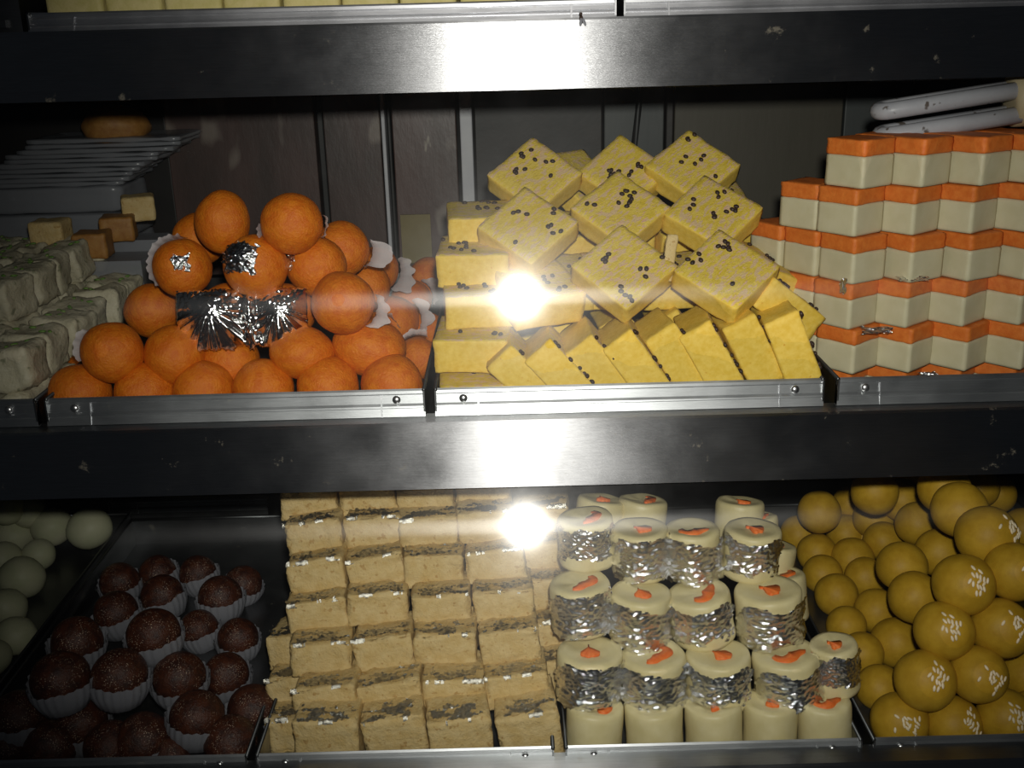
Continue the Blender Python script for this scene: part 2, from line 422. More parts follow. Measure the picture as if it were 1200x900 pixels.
# ------------------------------------------------------------------ trays
def tray(x0, x1, y0, y1, zf, zl, label, group, liph=.0185, lipmat='lip', rivets=True):
    t = tag(empty('tray', ((x0 + x1) / 2, y0, zf)), label, 'tray', group)
    ox, oy, oz = -(x0 + x1) / 2, -y0, -zf
    def mv(b): b.v = [(x + ox, y + oy, z + oz) for x, y, z in b.v]; return b
    b = MB(); k = .0012
    b.box(x0, x1, y0, y1, zf, zf + k); b.box(x0, x0 + k, y0 + .001, y1, zf, zl); b.box(x1 - k, x1, y0 + .001, y1, zf, zl); b.box(x0, x1, y1 - k, y1, zf, zl)
    b.box(x0, x1, y0 + .0055, y0 + .0065, zf, zl - .001)
    mv(b).build('pan', MT['tray'], t)
    b = MB()
    for xx in (x0 + k / 2, x1 - k / 2): b.tube([(xx, y0 + .003, zl), (xx, y1, zl)], .0014, 8)
    b.tube([(x0, y1 - k / 2, zl), (x1, y1 - k / 2, zl)], .0019, 8)
    mv(b).build('rolled_rim', MT['darksteel'], t, True)
    h = liph
    prof = [(.0062, 0), (.0050, .0006), (.0038, -.0006), (.0034, -.0026), (.0042, -.0036), (.0030, -h * .52), (.0014, -h * .60), (.0010, -h * .66), (.0018, -h * .70), (0, -h), (.0062, -h)]
    b = MB(); b.prism_x([(y0 + p, zl + q) for p, q in prof], x0, x1); mv(b).build('lip', MT[lipmat], t)
    for xx in (x0 + .030, x1 - .0312):
        b = MB(); q = [(-.0006, -h), (.0028, -.003), (.0042, -.003), (.0010, -h)]
        b.prism_x([(y0 + p, zl + w) for p, w in q], xx, xx + .0012); mv(b).build('lip_seam', MT[lipmat], t)
    if rivets:
        for xx in (x0 + .020, x1 - .020):
            b = MB(); b.lathe([(.0030, 0), (.0029, .0008), (.0020, .0016), (.0008, .0020)], 14)
            o = b.build('rivet', MT['rivet'], t, True); put(o, (xx + ox, y0 + .0030 + oy, zl - h * .36 + oz), (R(80), 0, 0))
    return t
UF, UL, LF, LL = -.2705, -.240, -.5075, -.478
GT = 'steel sweet trays'
tray(-.62, -.3345, .706, 1.02, UF, UL, 'steel tray holding the pale green milk cakes on the middle shelf', GT)
tray(-.328, -.0615, .706, 1.10, UF, UL, 'steel tray with riveted lip holding the orange laddus', GT)
tray(-.0545, .2190, .706, 1.10, UF, UL, 'bright steel tray with riveted lip under the yellow barfi heap', GT)
tray(.2285, .52, .706, 1.10, UF, UL, 'steel tray under the orange and cream layered barfi', GT)
tray(-.66, -.4075, .622, 1.03, LF, LL, 'dark steel tray holding the pale round sweets', GT)
tray(-.401, -.1915, .622, 1.015, LF, LL, 'dark steel tray holding the brown gulab jamuns', GT)
tray(-.1855, .0225, .622, 1.01, LF, LL, 'steel tray under the stepped tan barfi', GT)
tray(.0305, .2375, .622, 1.01, LF, LL, 'steel tray under the foil-topped cream rolls', GT)
tray(.2455, .52, .622, 1.01, LF, LL, 'dark steel tray holding the mustard yellow pedas', GT)
tray(-.322, .0775, .765, 1.08, .0005, .0165, 'bluish steel tray on the top shelf with pale yellow cakes', GT, .0125, 'lip', False)
tray(.0825, .50, .765, 1.08, .0005, .0165, 'bluish steel tray on the top shelf above the yellow barfi', GT, .0125, 'lip', False)
tray(-.43, -.262, 1.03, 1.145, LF, -.466, 'shallow steel tray tucked behind the gulab jamun tray', GT, .012, 'tray', False)
b = MB(); b.box(-.257, -.236, 1.085, 1.10, LF - .0015, -.39); md = tag(b.build('post', MT['greyp']), 'plain grey post standing behind the gulab jamun tray', 'post')
for k, (x, r) in enumerate(((-.375, .022), (-.335, .021), (-.295, .022))):
    o = link('pale_sweet', ball_mesh('pale_sweet', r, MT['pale'], k + 50, .05, 3, 0, (1.2, 1, .8))); put(o, (x, 1.08, LF + .02))
    tag(o, ['first', 'middle', 'last'][k] + ' of three pale flattened sweets in the shallow tray behind the jamuns', 'sweet', 'pale sweets in the rear tray')

# ------------------------------------------------------------------ top shelf cakes
tk = [block_mesh('yellow_cake', .039, .045, .034, MT['topcake'], .002, .0008, 150, s) for s in range(3)]
for i in range(9):
    o = link('yellow_cake', tk[i % 3]); put(o, (-.293 + .0405 * i, .800 + .002 * (i % 2), .0017), (0, 0, R(random.uniform(-3, 3))))
    tag(o, f'pale yellow cake block, {ORD[i + 1]} from the left in the top shelf tray', 'sweet', 'pale yellow cakes on the top shelf')
o = link('brown_cake', block_mesh('brown_cake', .05, .05, .018, MT['brown'], .003, .001, 120, 4)); put(o, (-.365, .845, .0005))
tag(o, 'browned cake corner beside the dark bracket on the top shelf', 'sweet')

# ------------------------------------------------------------------ balls
BALLS = {
    'lad': [(-0.2175, 0.8134, -0.1356, 0.0215), (-0.1549, 0.7636, -0.1298, 0.022), (-0.13, 0.8213, -0.1606, 0.0219), (-0.2418, 0.7789, -0.1632, 0.0215), (-0.1836, 0.7632, -0.1601, 0.0229), (-0.143, 0.7814, -0.1651, 0.0222), (-0.1206, 0.8729, -0.2029, 0.0214), (-0.1246, 0.9788, -0.2115, 0.0215), (-0.2812, 0.8171, -0.2047, 0.0215), (-0.1693, 0.7825, -0.2, 0.0219), (-0.2149, 0.7917, -0.2012, 0.0222), (-0.1201, 0.7481, -0.1854, 0.0227), (-0.0995, 0.8848, -0.2362, 0.0212), (-0.0806, 1.054, -0.2379, 0.0215), (-0.0957, 1.0101, -0.2496, 0.0199), (-0.2872, 0.7389, -0.2153, 0.0221), (-0.2465, 0.7485, -0.2213, 0.0218), (-0.2104, 0.7646, -0.2325, 0.0217), (-0.1532, 0.75, -0.2223, 0.0225), (-0.105, 0.76, -0.2227, 0.0247), (-0.076, 0.8253, -0.2522, 0.0173), (-0.308, 0.722, -0.2472, 0.022), (-0.2616, 0.7202, -0.2472, 0.0219), (-0.2211, 0.7263, -0.2473, 0.0221), (-0.1788, 0.7266, -0.2473, 0.0221), (-0.1315, 0.7229, -0.2466, 0.0226), (-0.0855, 0.721, -0.2466, 0.0226), (-0.0747, 0.9068, -0.2522, 0.0173), (-0.2507, 0.8616, -0.157, 0.0215), (-0.339, 0.8083, -0.2525, 0.0169)],
    'gul': [(-0.2655, 0.8451, -0.4764, 0.0198), (-0.2757, 0.7068, -0.4282, 0.02), (-0.2781, 0.8151, -0.4899, 0.0171), (-0.2397, 0.7975, -0.4895, 0.0175), (-0.3365, 0.711, -0.4357, 0.0195), (-0.3307, 0.6641, -0.4375, 0.0209), (-0.293, 0.6754, -0.4433, 0.0206), (-0.2549, 0.69, -0.4558, 0.0198), (-0.236, 0.7414, -0.4885, 0.0185), (-0.3659, 0.6632, -0.4691, 0.0205), (-0.3242, 0.6691, -0.4791, 0.0195), (-0.2737, 0.6495, -0.4642, 0.0208), (-0.2354, 0.6611, -0.4701, 0.0199), (-0.2037, 0.6923, -0.4875, 0.0195), (-0.253, 0.6398, -0.4923, 0.0146), (-0.2104, 0.6401, -0.4873, 0.0195), (-0.3403, 0.636, -0.4873, 0.0194), (-0.2971, 0.6369, -0.4879, 0.0188), (-0.3743, 0.631, -0.4867, 0.0199), (-0.3531, 0.8282, -0.4794, 0.0195), (-0.3248, 0.8659, -0.4848, 0.0195), (-0.2573, 0.8926, -0.4894, 0.0176), (-0.3056, 0.9143, -0.489, 0.018), (-0.3761, 0.9005, -0.4884, 0.0186), (-0.3447, 0.9164, -0.489, 0.018)],
    'pale': [(-0.5178, 0.998, -0.4839, 0.022), (-0.4773, 0.9989, -0.4758, 0.0211), (-0.432, 0.983, -0.4712, 0.0225), (-0.4995, 1.0016, -0.46, 0.0184), (-0.4792, 0.964, -0.4898, 0.0171), (-0.4714, 0.9077, -0.4851, 0.0219), (-0.5141, 0.9874, -0.4491, 0.0173), (-0.4638, 0.8579, -0.4884, 0.0186), (-0.5095, 0.9538, -0.4883, 0.0186), (-0.4358, 0.8106, -0.4892, 0.0177), (-0.4436, 0.7789, -0.4898, 0.0172)],
    'ped': [(0.2892, 0.9221, -0.4451, 0.0195), (0.3162, 0.8564, -0.395, 0.0195), (0.3396, 0.9827, -0.4658, 0.0173), (0.3683, 0.925, -0.4362, 0.0195), (0.3509, 0.7975, -0.3664, 0.0202), (0.397, 0.9828, -0.4411, 0.0172), (0.459, 0.9643, -0.444, 0.0186), (0.485, 0.9811, -0.4588, 0.0189), (0.348, 0.7591, -0.3674, 0.0207), (0.3499, 0.9438, -0.4635, 0.0192), (0.3678, 0.881, -0.4399, 0.0195), (0.3538, 0.7218, -0.3718, 0.0218), (0.2833, 0.9636, -0.489, 0.018), (0.3298, 0.9593, -0.4882, 0.0187), (0.3499, 0.914, -0.4734, 0.0179), (0.2898, 0.9227, -0.4888, 0.0181), (0.3186, 0.9044, -0.4865, 0.0194), (0.358, 0.8078, -0.431, 0.0195), (0.3148, 0.7769, -0.4261, 0.0195), (0.3252, 0.6883, -0.3935, 0.0212), (0.3624, 0.6916, -0.3859, 0.0205), (0.3202, 0.8712, -0.4883, 0.0181), (0.284, 0.8819, -0.4895, 0.0175), (0.285, 0.8426, -0.4887, 0.0183), (0.311, 0.813, -0.4885, 0.0185), (0.3123, 0.7399, -0.4332, 0.0195), (0.2798, 0.795, -0.491, 0.016), (0.3099, 0.7612, -0.4874, 0.0196), (0.3074, 0.6722, -0.4215, 0.0204), (0.3489, 0.6726, -0.4208, 0.0204), (0.2788, 0.7509, -0.4903, 0.0167), (0.2908, 0.6562, -0.4518, 0.0208), (0.3286, 0.6567, -0.4483, 0.0196), (0.3857, 0.6931, -0.4743, 0.02), (0.2772, 0.703, -0.4899, 0.0171), (0.2761, 0.6576, -0.4871, 0.0199), (0.314, 0.654, -0.4878, 0.0192), (0.3503, 0.6497, -0.4814, 0.0197), (0.3776, 0.66, -0.4882, 0.0187), (0.4837, 0.9153, -0.4653, 0.0195), (0.3466, 0.9554, -0.4905, 0.0153)]}
def rows_of(idx, n):
    """Labels by row from the lip: {index: (row, place, how many)}."""
    out = {}; 
    for r, row in enumerate(n):
        row = sorted(row, key=lambda i: idx[i][0] / (idx[i][1] * .948 - idx[i][2] * .317))
        for k, i in enumerate(row): out[i] = (r + 1, k + 1, len(row))
    return out
def place_word(k, n): return 'leftmost' if k == 1 else 'rightmost' if k == n else ORD[k] + ' from the left'
def row_word(r, n): return 'the front row' if r == 1 else 'the rearmost row' if r == n else f'the {ORD[r]} row back'

BR = .021
# orange laddus
L = [(x * (.7170 + r) / y, .7170 + r, UF + .0024 + r, r) if z < -.246 and y < .73 else (x, y, z, r) for x, y, z, r in BALLS['lad']]
LR = [[21, 22, 23, 24, 25, 26], [30, 15, 16, 17, 18, 19, 20] if len(L) > 30 else [29, 15, 16, 17, 18, 19, 20], [8, 10, 9, 11, 12, 27], [3, 4, 5, 6, 7, 14, 13], [28, 0, 1, 2]]
lm = [ball_mesh('orange_laddu', BR, MT['laddu'], s, .045, 4) for s in range(4)]
lab = rows_of(L, LR)
lname = {}
for i, (x, y, z, r) in enumerate(L):
    o = link('orange_laddu', lm[i % 4])
    sx = 1.13 if i == 19 else 1.05 if i == 18 else 1.0
    put(o, (x, y, z), (random.uniform(-.3, .3), random.uniform(-.3, .3), random.uniform(0, 6.28)), r / BR)
    q = r / BR
    if i in (18, 19): put(o, (x, y, z), (0, .12, 0), (q * sx, q, q * (.84 if i == 19 else .86)))
    if i == 0: put(o, (x, y, z), (0, .2, .5), (q * .96, q, q * 1.12))
    rw, pl, n = lab[i]
    nm = f'{place_word(pl, n)} in ' + ['the front row', 'the second row up', 'the third row up', 'the fourth row up', 'the topmost row'][rw - 1]
    tag(o, f'orange boondi laddu, {nm}', 'sweet', 'orange laddus')
    lname[i] = nm
for k, (i, phi, span, rim) in enumerate([(3, 150, 130, 1.22), (15, 165, 60, 1.28), (2, -12, 56, 1.65), (7, -15, 76, 1.75), (11, -18, 60, 1.48), (14, 25, 76, 1.7), (20, 95, 70, 1.35), (12, 8, 76, 1.55), (1, -8, 40, 1.22), (1, 205, 50, 1.16), (16, -55, 50, 1.16), (17, -50, 50, 1.16), (18, -55, 50, 1.16), (0, -75, 60, 1.15), (8, 5, 46, 1.22), (9, -60, 50, 1.16), (19, 60, 60, 1.16), (13, 200, 60, 1.3)]):
    x, y, z, r = L[i]
    c = link('paper_frill', frill_mesh('paper_frill', MT['cupfilm'], span, rim, k)); put(c, (x, y + .1 * r, z), (Matrix.Rotation(R(-15), 3, 'X') @ Matrix.Rotation(R(-phi), 3, 'Y')).to_euler(), r)
    side = 'over' if 45 < phi < 135 else 'under' if phi < -45 or 225 < phi < 315 else 'beside'
    tag(c, f'white paper frill {["", "right "][k == 8]}{side} the laddu {lname[i]}', 'paper frill', 'paper frills among the laddus')
# silver leaf scraps on three laddus (parts)
def sphere_leaf(o, r_dir, half_u, half_v, seed, thr=.25, rag=1.0):
    Mx = o.matrix_basis.to_3x3().normalized().inverted()
    d = Vector(r_dir).normalized(); a = d.cross(Vector((0, 0, 1))).normalized(); b_ = a.cross(d)
    def fn(u, v):
        q = (d + a * (u * 2 - 1) * half_u + b_ * (v * 2 - 1) * half_v).normalized(); q = Mx @ q
        return q * 1.03 * BR, q
    me = leaf_patch('silver_leaf', fn, 44, 44, thr, seed, MT['leaf'], rag, .0010, 420)
    l = link('silver_leaf', me, o); tag(l, 'torn scrap of crinkled silver leaf'); return l
lobj = [o for o in COL.objects if o.name.split('.')[0] == 'orange_laddu']
sphere_leaf(lobj[3], (.25, -.9, .35), .34, .36, 3, .35)
sphere_leaf(lobj[5], (-.72, -.62, .38), .30, .42, 8, .3)
sphere_leaf(lobj[4], (-.35, -.85, .5), .8, .62, 5, .18, .6)

# the pleated foil sheet laid over the middle of the laddu pile
def foil_sheet():
    nu, nv = 110, 60; vs, keep = [], {}
    for i in range(nu + 1):
        for j in range(nv + 1):
            u = -.047 + .094 * i / nu; v = -.025 + .049 * j / nv
            wl = 1 / (1 + math.exp(-(u - .006) / .002)); cx = -.022 * (1 - wl) + .027 * wl; hw = .027 * (1 - wl) + .021 * wl
            cy = .009; dx, dy = u - cx, v - cy
            ang = math.atan2(dx, -dy); rad = math.hypot(dx, dy)
            below = max(0, min(1, (-dy + .004) / .012)); g = min(1, rad / .018)
            h = .012 * (1 - (dx / hw) ** 2) * (1 if dy < 0 else max(0, 1 - (dy / .02) ** 2)) - .30 * max(0, -dy) ** 2 / .03
            sw = noise.noise(Vector((ang * 2, wl * 9, 3)))
            h += .0021 * g * below * (2 * abs(((ang * 2.9 + sw) % 1) - .5) * 2 - 1)
            p0 = Vector((u * 260, v * 260, wl * 3))
            h += .0020 * (1 - .8 * below) * abs(noise.noise(p0)) + .0010 * (1 - .7 * below) * abs(noise.noise(p0 * 2.3))
            vs.append((u, -h, v))
            e = 1 - max(abs(dx) / (hw * 1.02), abs(dy / (.030 if dy < 0 else .015)))
            if dy < 0: e = min(e, 1 - rad / (.033 if wl < .5 else .031))
            keep[i, j] = e > .10 * noise.noise(Vector((u * 150, v * 150, 1))) + .08 * noise.noise(Vector((u * 600, v * 600, 5)))
    fs = [(a * (nv + 1) + c, a * (nv + 1) + c + 1, (a + 1) * (nv + 1) + c + 1, (a + 1) * (nv + 1) + c) for a in range(nu) for c in range(nv) if keep[a, c] and keep[a + 1, c] and keep[a, c + 1] and keep[a + 1, c + 1]]
    b = MB(); b.add(vs, fs)
    used = sorted({i for q in b.f for i in q}); ix = {a: k for k, a in enumerate(used)}
    b.v = [b.v[a] for a in used]; b.f = [tuple(ix[i] for i in q) for q in b.f]
    o = b.build('foil_sheet', MT['foil'], None, True)
    md = o.modifiers.new('thickness', 'SOLIDIFY'); md.thickness = .0002
    return o
fo = foil_sheet(); put(fo, (-.1945, .752, -.1985), (R(-20), 0, R(2)))
tag(fo, 'pleated sheet of shiny silver foil draped over the middle of the laddu pile', 'foil')

# gulab jamuns in paper cups
G = [(x, max(y, .630 + r * 1.1), z if y >= .630 + r * 1.1 else LF + .0014 + r * 1.08, r) for x, y, z, r in BALLS['gul']]
order = sorted(range(len(G)), key=lambda i: -(G[i][1] * .317 + G[i][2] * .948) / (G[i][1] * .948 - G[i][2] * .317))
order = sorted(range(len(G)), key=lambda i: (G[i][1] * .317 + G[i][2] * .948) / (G[i][1] * .948 - G[i][2] * .317))
def chunk(order, sizes):
    out, k = [], 0
    for s in sizes: out.append(order[k:k + s]); k += s
    if k < len(order): out[-1] += order[k:]
    return out
GR = chunk(order, (5, 5, 4, 4, 3, 4)); glab = rows_of(G, GR)
gm = [ball_mesh('gulab_jamun', BR, MT['jamun'], s + 20, .04, 4) for s in range(4)]
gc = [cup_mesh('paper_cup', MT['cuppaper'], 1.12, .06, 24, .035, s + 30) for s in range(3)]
for i, (x, y, z, r) in enumerate(G):
    rw, pl, n = glab[i]; nm = f'{place_word(pl, n)} in {row_word(rw, len(GR))}'
    o = link('gulab_jamun', gm[i % 4]); put(o, (x, y, z), (random.uniform(-.3, .3), random.uniform(-.3, .3), random.uniform(0, 6.28)), r * .98 / BR)
    tag(o, f'dark brown gulab jamun, {nm}', 'sweet', 'gulab jamuns')
    if rw == 1: continue                          # the lip hides the cups of the front row
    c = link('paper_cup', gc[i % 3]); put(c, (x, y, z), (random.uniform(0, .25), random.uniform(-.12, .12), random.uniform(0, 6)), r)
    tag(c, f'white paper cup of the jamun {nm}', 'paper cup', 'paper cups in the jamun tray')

# pale round sweets
Pq = BALLS['pale']; order = sorted(range(len(Pq)), key=lambda i: (Pq[i][1] * .317 + Pq[i][2] * .948) / (Pq[i][1] * .948 - Pq[i][2] * .317))
PR = chunk(order, (2, 3, 3, 3)); plab = rows_of(Pq, PR)
pm_ = [ball_mesh('pale_sweet', BR, MT['pale'], s + 40, .06, 3) for s in range(3)]
for i, (x, y, z, r) in enumerate(Pq):
    rw, pl, n = plab[i]
    o = link('pale_sweet', pm_[i % 3]); put(o, (x, y, z), (random.uniform(-.4, .4), random.uniform(-.4, .4), random.uniform(0, 6)), (r / BR, r / BR, r * .93 / BR))
    tag(o, f'pale green round sweet, {place_word(pl, n)} in {row_word(rw, 4)}', 'sweet', 'pale round sweets')

# mustard pedas
D = [(x, max(y, .6305 + r * 1.05), z if y >= .6305 + r * 1.05 else z - .3 * (.6305 + r * 1.05 - y), r) for x, y, z, r in BALLS['ped']]; order = sorted(range(len(D)), key=lambda i: (D[i][1] * .317 + D[i][2] * .948) / (D[i][1] * .948 - D[i][2] * .317))
DR = chunk(order, (4, 4, 5, 6, 6, 6, 5, 5)); dlab = rows_of(D, DR)
dm = [ball_mesh('mustard_peda', BR, MT['peda'], s + 60, .035, 4) for s in range(4)]
def seed_mesh(seed, n=15):
    rr = random.Random(seed); b = MB(); pts = []
    while len(pts) < n:
        p = (rr.gauss(0, .17), rr.gauss(0, .22))
        if all((p[0] - q[0]) ** 2 + (p[1] - q[1]) ** 2 > .008 for q in pts): pts.append(p)
    for a, c in pts:
        q = Vector((a, -1, c)).normalized(); rot = q.to_track_quat('Z', 'Y').to_matrix() @ Matrix.Rotation(rr.uniform(-.9, .9) + 1.2, 3, 'Z')
        b.ell(q * 1.03 * BR, .115 * BR, .050 * BR, .034 * BR, rot, 8, 5)
    return b.mesh('melon_seeds', MT['melon'], True)
sm_ = [seed_mesh(s, 16) for s in range(3)]
seeded = {11, 19, 20, 28, 29, 31, 32, 33, 35, 36, 37, 38}
for i, (x, y, z, r) in enumerate(D):
    rw, pl, n = dlab[i]
    o = link('mustard_peda', dm[i % 4]); put(o, (x, y, z), (random.uniform(-.1, .1), random.uniform(-.1, .1), random.uniform(-.1, .1)), r * 1.05 / BR)
    sd = ' topped with melon seeds' if i in seeded else ''
    tag(o, f'mustard yellow peda{sd}, {place_word(pl, n)} in {row_word(rw, 8)}', 'sweet', 'mustard pedas')
    if i in seeded:
        s = link('melon_seeds', sm_[i % 3], o); s.rotation_euler = (R(random.uniform(-40, -28)), R(random.uniform(-25, 25)), R(random.uniform(6, 26))); tag(s, 'pale melon seeds pressed into the top', kind='stuff')

# ------------------------------------------------------------------ yellow barfi heap
YS, YT = .054, .0255
ym = [block_mesh('yellow_barfi', YS, YS, YT, [MT['yside'], MT['ytop']], .0013, .0009, 150, s + 3, 8, chip=.0012, topmat=1) for s in range(4)]
ym2 = [block_mesh('yellow_barfi', YS, YS, .020, [MT['yside'], MT['ytop']], .0018, .0008, 150, s + 13, 8, chip=.0012, topmat=1) for s in range(4)]
def yseeds(seed, n, zt, spread=.022):
    rr = random.Random(seed); b = MB()
    cl = [(rr.uniform(-spread, spread), rr.uniform(-spread, spread)) for _ in range(max(3, n // 2))]
    for k in range(n):
        c = cl[rr.randrange(len(cl))]; x = max(-.025, min(.025, c[0] + rr.gauss(0, .003))); y = max(-.025, min(.025, c[1] + rr.gauss(0, .003)))
        b.ell((x, y, zt + .0007), .0023, .0018, .0014, Matrix.Rotation(rr.uniform(0, 3), 3, 'Z'), 7, 5)
    return b.mesh('cardamom_seeds', MT['seed'], True)
def edge_seeds(seed):
    rr = random.Random(seed); b = MB()
    for k in range(9): b.ell((rr.uniform(-.025, .024), rr.uniform(-.0275, -.023), YT + rr.uniform(.0004, .0014)), .0022, .0017, .0014, Matrix.Rotation(rr.uniform(0, 3), 3, 'Z'), 7, 5)
    return b.mesh('cardamom_seeds', MT['seed'], True)
esm = [edge_seeds(s + 40) for s in range(4)]
ysm = [yseeds(s, 13, YT) for s in range(4)]; ysm2 = [yseeds(s + 9, 11 + s % 4, .020) for s in range(9)]
YC = 0
def ybar(loc, rot, label, thin=False, seeds=True, sc=1.0):
    """loc is the middle of the block."""
    global YC
    k = YC % 4; YC += 1
    o = link('yellow_barfi', (ym2 if thin else ym)[k]); e = Euler(rot); off = e.to_matrix() @ Vector((0, 0, -(.010 if thin else YT / 2) * sc))
    put(o, Vector(loc) + off, rot, sc); tag(o, label, 'sweet', 'yellow barfi heap')
    if seeds: s = link('cardamom_seeds', ysm2[(YC * 2) % 9] if thin else ysm[k], o); tag(s, 'dark cardamom seeds', kind='stuff'); s.rotation_euler = (0, 0, 1.57 * (YC % 4)) 
    return o
# front row: eight blocks standing on edge behind the lip and leaning to the left
lean = [44, 41, 38, 35, 33, 30, 27, 22]
xr = .0235
for i, a in enumerate(lean):
    th = R(90 - a)                                     # rotation about Y
    bx = .0370 + .0262 * i                             # where the lower right corner meets the pan
    c = Vector((-.5 * YT, 0, YS / 2))                  # from the lower outer edge to the middle, block upright, seeds facing right
    Mr = Matrix.Rotation(-R(a), 3, 'Y')
    mid = Vector((bx, .7125 + YS / 2, UF + .0215 + .0012 * i)) + Mr @ c
    mid.y += (.0035, 0, .004, .001, .005, .002, .0055, .001)[i]
    yo = ybar(mid, (R((2, -2, 3, 0, -3, 2, -1, 1)[i]), th, R((3, -2, 4, -1, 3, -3, 2, 0)[i])), f'yellow barfi block leaning on edge in the front row, {"leftmost" if i == 0 else "rightmost" if i == 7 else ORD[i + 1] + " from the left"}', False, False)
    tag(link('cardamom_seeds', esm[i % 4], yo), 'dark cardamom seeds', kind='stuff')
for i in range(4):
    ybar((.0265 + .0555 * i, .7395, UF + .0112), (0, 0, R(2 * (-1) ** i)), f'yellow barfi block lying flat under the leaning front row, {ORD[i + 1]} from the left', True, False)
# the flat stack at the left end
for k, (x, y, z, rz, wd) in enumerate([(-.0255, .742, UF + .0015 + YT / 2 + .006, 3, ''), (-.027, .757, UF + .0015 + 1.5 * YT + .010, -4, ''), (-.022, .778, UF + .0015 + 2.5 * YT + .012, 5, ''), (-.0255, .800, UF + .0015 + 3.5 * YT + .012, -3, ''), (-.020, .832, UF + .0015 + 4.5 * YT + .008, 4, '')]):
    ybar((x, y, z), (R(6), 0, R(rz)), ['lowest flat yellow barfi block of the stack beside the laddu tray', 'second flat yellow barfi up the stack beside the laddu tray', 'third flat yellow barfi up the stack beside the laddu tray', 'fourth flat yellow barfi up the stack beside the laddu tray', 'topmost flat yellow barfi block of the stack beside the laddu tray'][k])
# second and third rows standing behind, part hidden
for i in range(5):
    ybar((.050 + .040 * i, .805, UF + .036), (0, R(58), R(4 * (i % 2))), f'yellow barfi block half hidden behind the leaning front row, {ORD[i + 1]} from the left')
for i in range(4):
    ybar((.035 + .045 * i, .815 + .003 * (i % 2), UF + .080), (R(12), 0, R(8 * (-1) ** i)), f'flat yellow barfi block buried mid heap, {ORD[i + 1]} from the left')
for i in range(3):
    ybar((.045 + .050 * i, .872, UF + .104), (R(14), 0, R(10 * (-1) ** i)), f'flat yellow barfi block under the top diamonds, {ORD[i + 1]} from the left')
for i in range(4):
    ybar((.03 + .056 * i, .875, UF + .0145), (0, 0, R(5 * (-1) ** i)), f'yellow barfi block on the bottom of the heap, {ORD[i + 1]} from the left', seeds=False)
for i in range(4):
    ybar((.03 + .056 * i, .873, UF + .0142 + 2 * YT), (0, 0, R(-6 * (-1) ** i)), f'yellow barfi block in the core of the heap, {ORD[i + 1]} from the left', seeds=False)
# the diamonds laid over the heap
for k, (x, y, z, tilt, rz, lb) in enumerate([
    (.1555, .752, -.1745, 36, 46, 'large yellow barfi diamond lowest at the right of the heap, tip over the front row'),
    (.0830, .760, -.1720, 40, 43, 'yellow barfi diamond lowest at the middle of the heap, tip over the front row'),
    (.0150, .800, -.1475, 38, 47, 'seeded yellow barfi diamond at the left of the heap above the glare'),
    (.0860, .815, -.1390, 38, 44, 'heavily seeded yellow barfi diamond in the centre of the heap'),
    (.1560, .812, -.1430, 36, 48, 'yellow barfi diamond with few seeds right of the central one'),
    (.0225, .868, -.1185, 42, 45, 'topmost yellow barfi diamond on the left peak of the heap'),
    (.0950, .876, -.1190, 42, 46, 'topmost yellow barfi diamond on the middle peak of the heap'),
    (.1490, .868, -.1150, 40, 44, 'topmost yellow barfi diamond on the right peak of the heap')]):
    ybar((x, y, z), tuple(Matrix(Matrix.Rotation(R(tilt), 3, 'X') @ Matrix.Rotation(R(rz), 3, 'Z')).to_euler()), lb, True, True, 1.02)
ybar((.060, .930, -.128), (R(40), 0, R(45)), 'shaded yellow barfi corner peeping between the two left peaks', True)
ybar((.172, .908, -.137), (R(25), R(14), R(20)), 'yellow barfi block sloping down behind the right peak', True)
ybar((.196, .872, -.162), (R(20), R(28), R(35)), 'tilted yellow barfi block with a seeded edge beside the layered barfi')
ybar((.1965, .808, -.186), (R(18), R(24), R(28)), 'bare deep yellow barfi block at the right flank of the heap')
ybar((.1985, .772, -.1985), (R(6), R(38), R(12)), 'tilted yellow barfi block low on the right flank above the front row')
ybar((.020, .772, -.188), (R(18), 0, R(24)), 'yellow barfi block behind the glare over the leftmost leaning block')
ybar((.196, .835, -.215), (0, R(20), R(10)), 'yellow barfi block low at the right edge of the heap behind the flank')
# a pale offcut stuck upright in the heap
o = link('barfi_offcut', block_mesh('barfi_offcut', .008, .005, .034, MT['tan'], .0015, .0006, 200, 77)); put(o, (.1135, .755, -.1775), (R(-14), R(9), 0))
tag(o, 'pale upright sliver of barfi wedged between the yellow diamonds', 'sweet')

# ------------------------------------------------------------------ orange and cream layered barfi
A = .0335; HB, HO = .0222, .0115
wm = [block_mesh('cream_layer', A, A, HB, MT['white'], .0012, .0003, 120, s + 80, 6) for s in range(3)]
om = [block_mesh('orange_layer', A + .0004, A + .0004, HO, MT['orange'], .0012, .0006, 220, s + 90, 6, chip=.001) for s in range(3)]
ph = R(35); v1 = Vector((A / math.cos(ph) + .0004, 0)); v2 = Vector((-A * math.sin(ph), A * math.cos(ph))) * 1.02
def layered(x, y, z, rz, label, k, hs=1.0):
    t = tag(empty('layered_barfi', (x, y, z), (0, 0, rz)), label, 'sweet', 'orange and cream layered barfi')
    a = link('cream_layer', wm[k % 3], t); a.scale = (1, 1, hs)
    b_ = link('orange_layer', om[k % 3], t); b_.location = (0, 0, HB * hs - .0002); return t
off = {1: (.0000, 0), 2: (-.0025, .002), 3: (-.002, .0), 4: (-.0015, .001), 5: (.0035, .0), 6: (.006, .012)}
yaw = {1: 0, 2: 2, 3: -7, 4: 3, 5: 4, 6: 12}
names = {1: 'top', 2: 'second', 3: 'third', 4: 'fourth', 5: 'fifth', 6: 'bottom'}
kk = 0
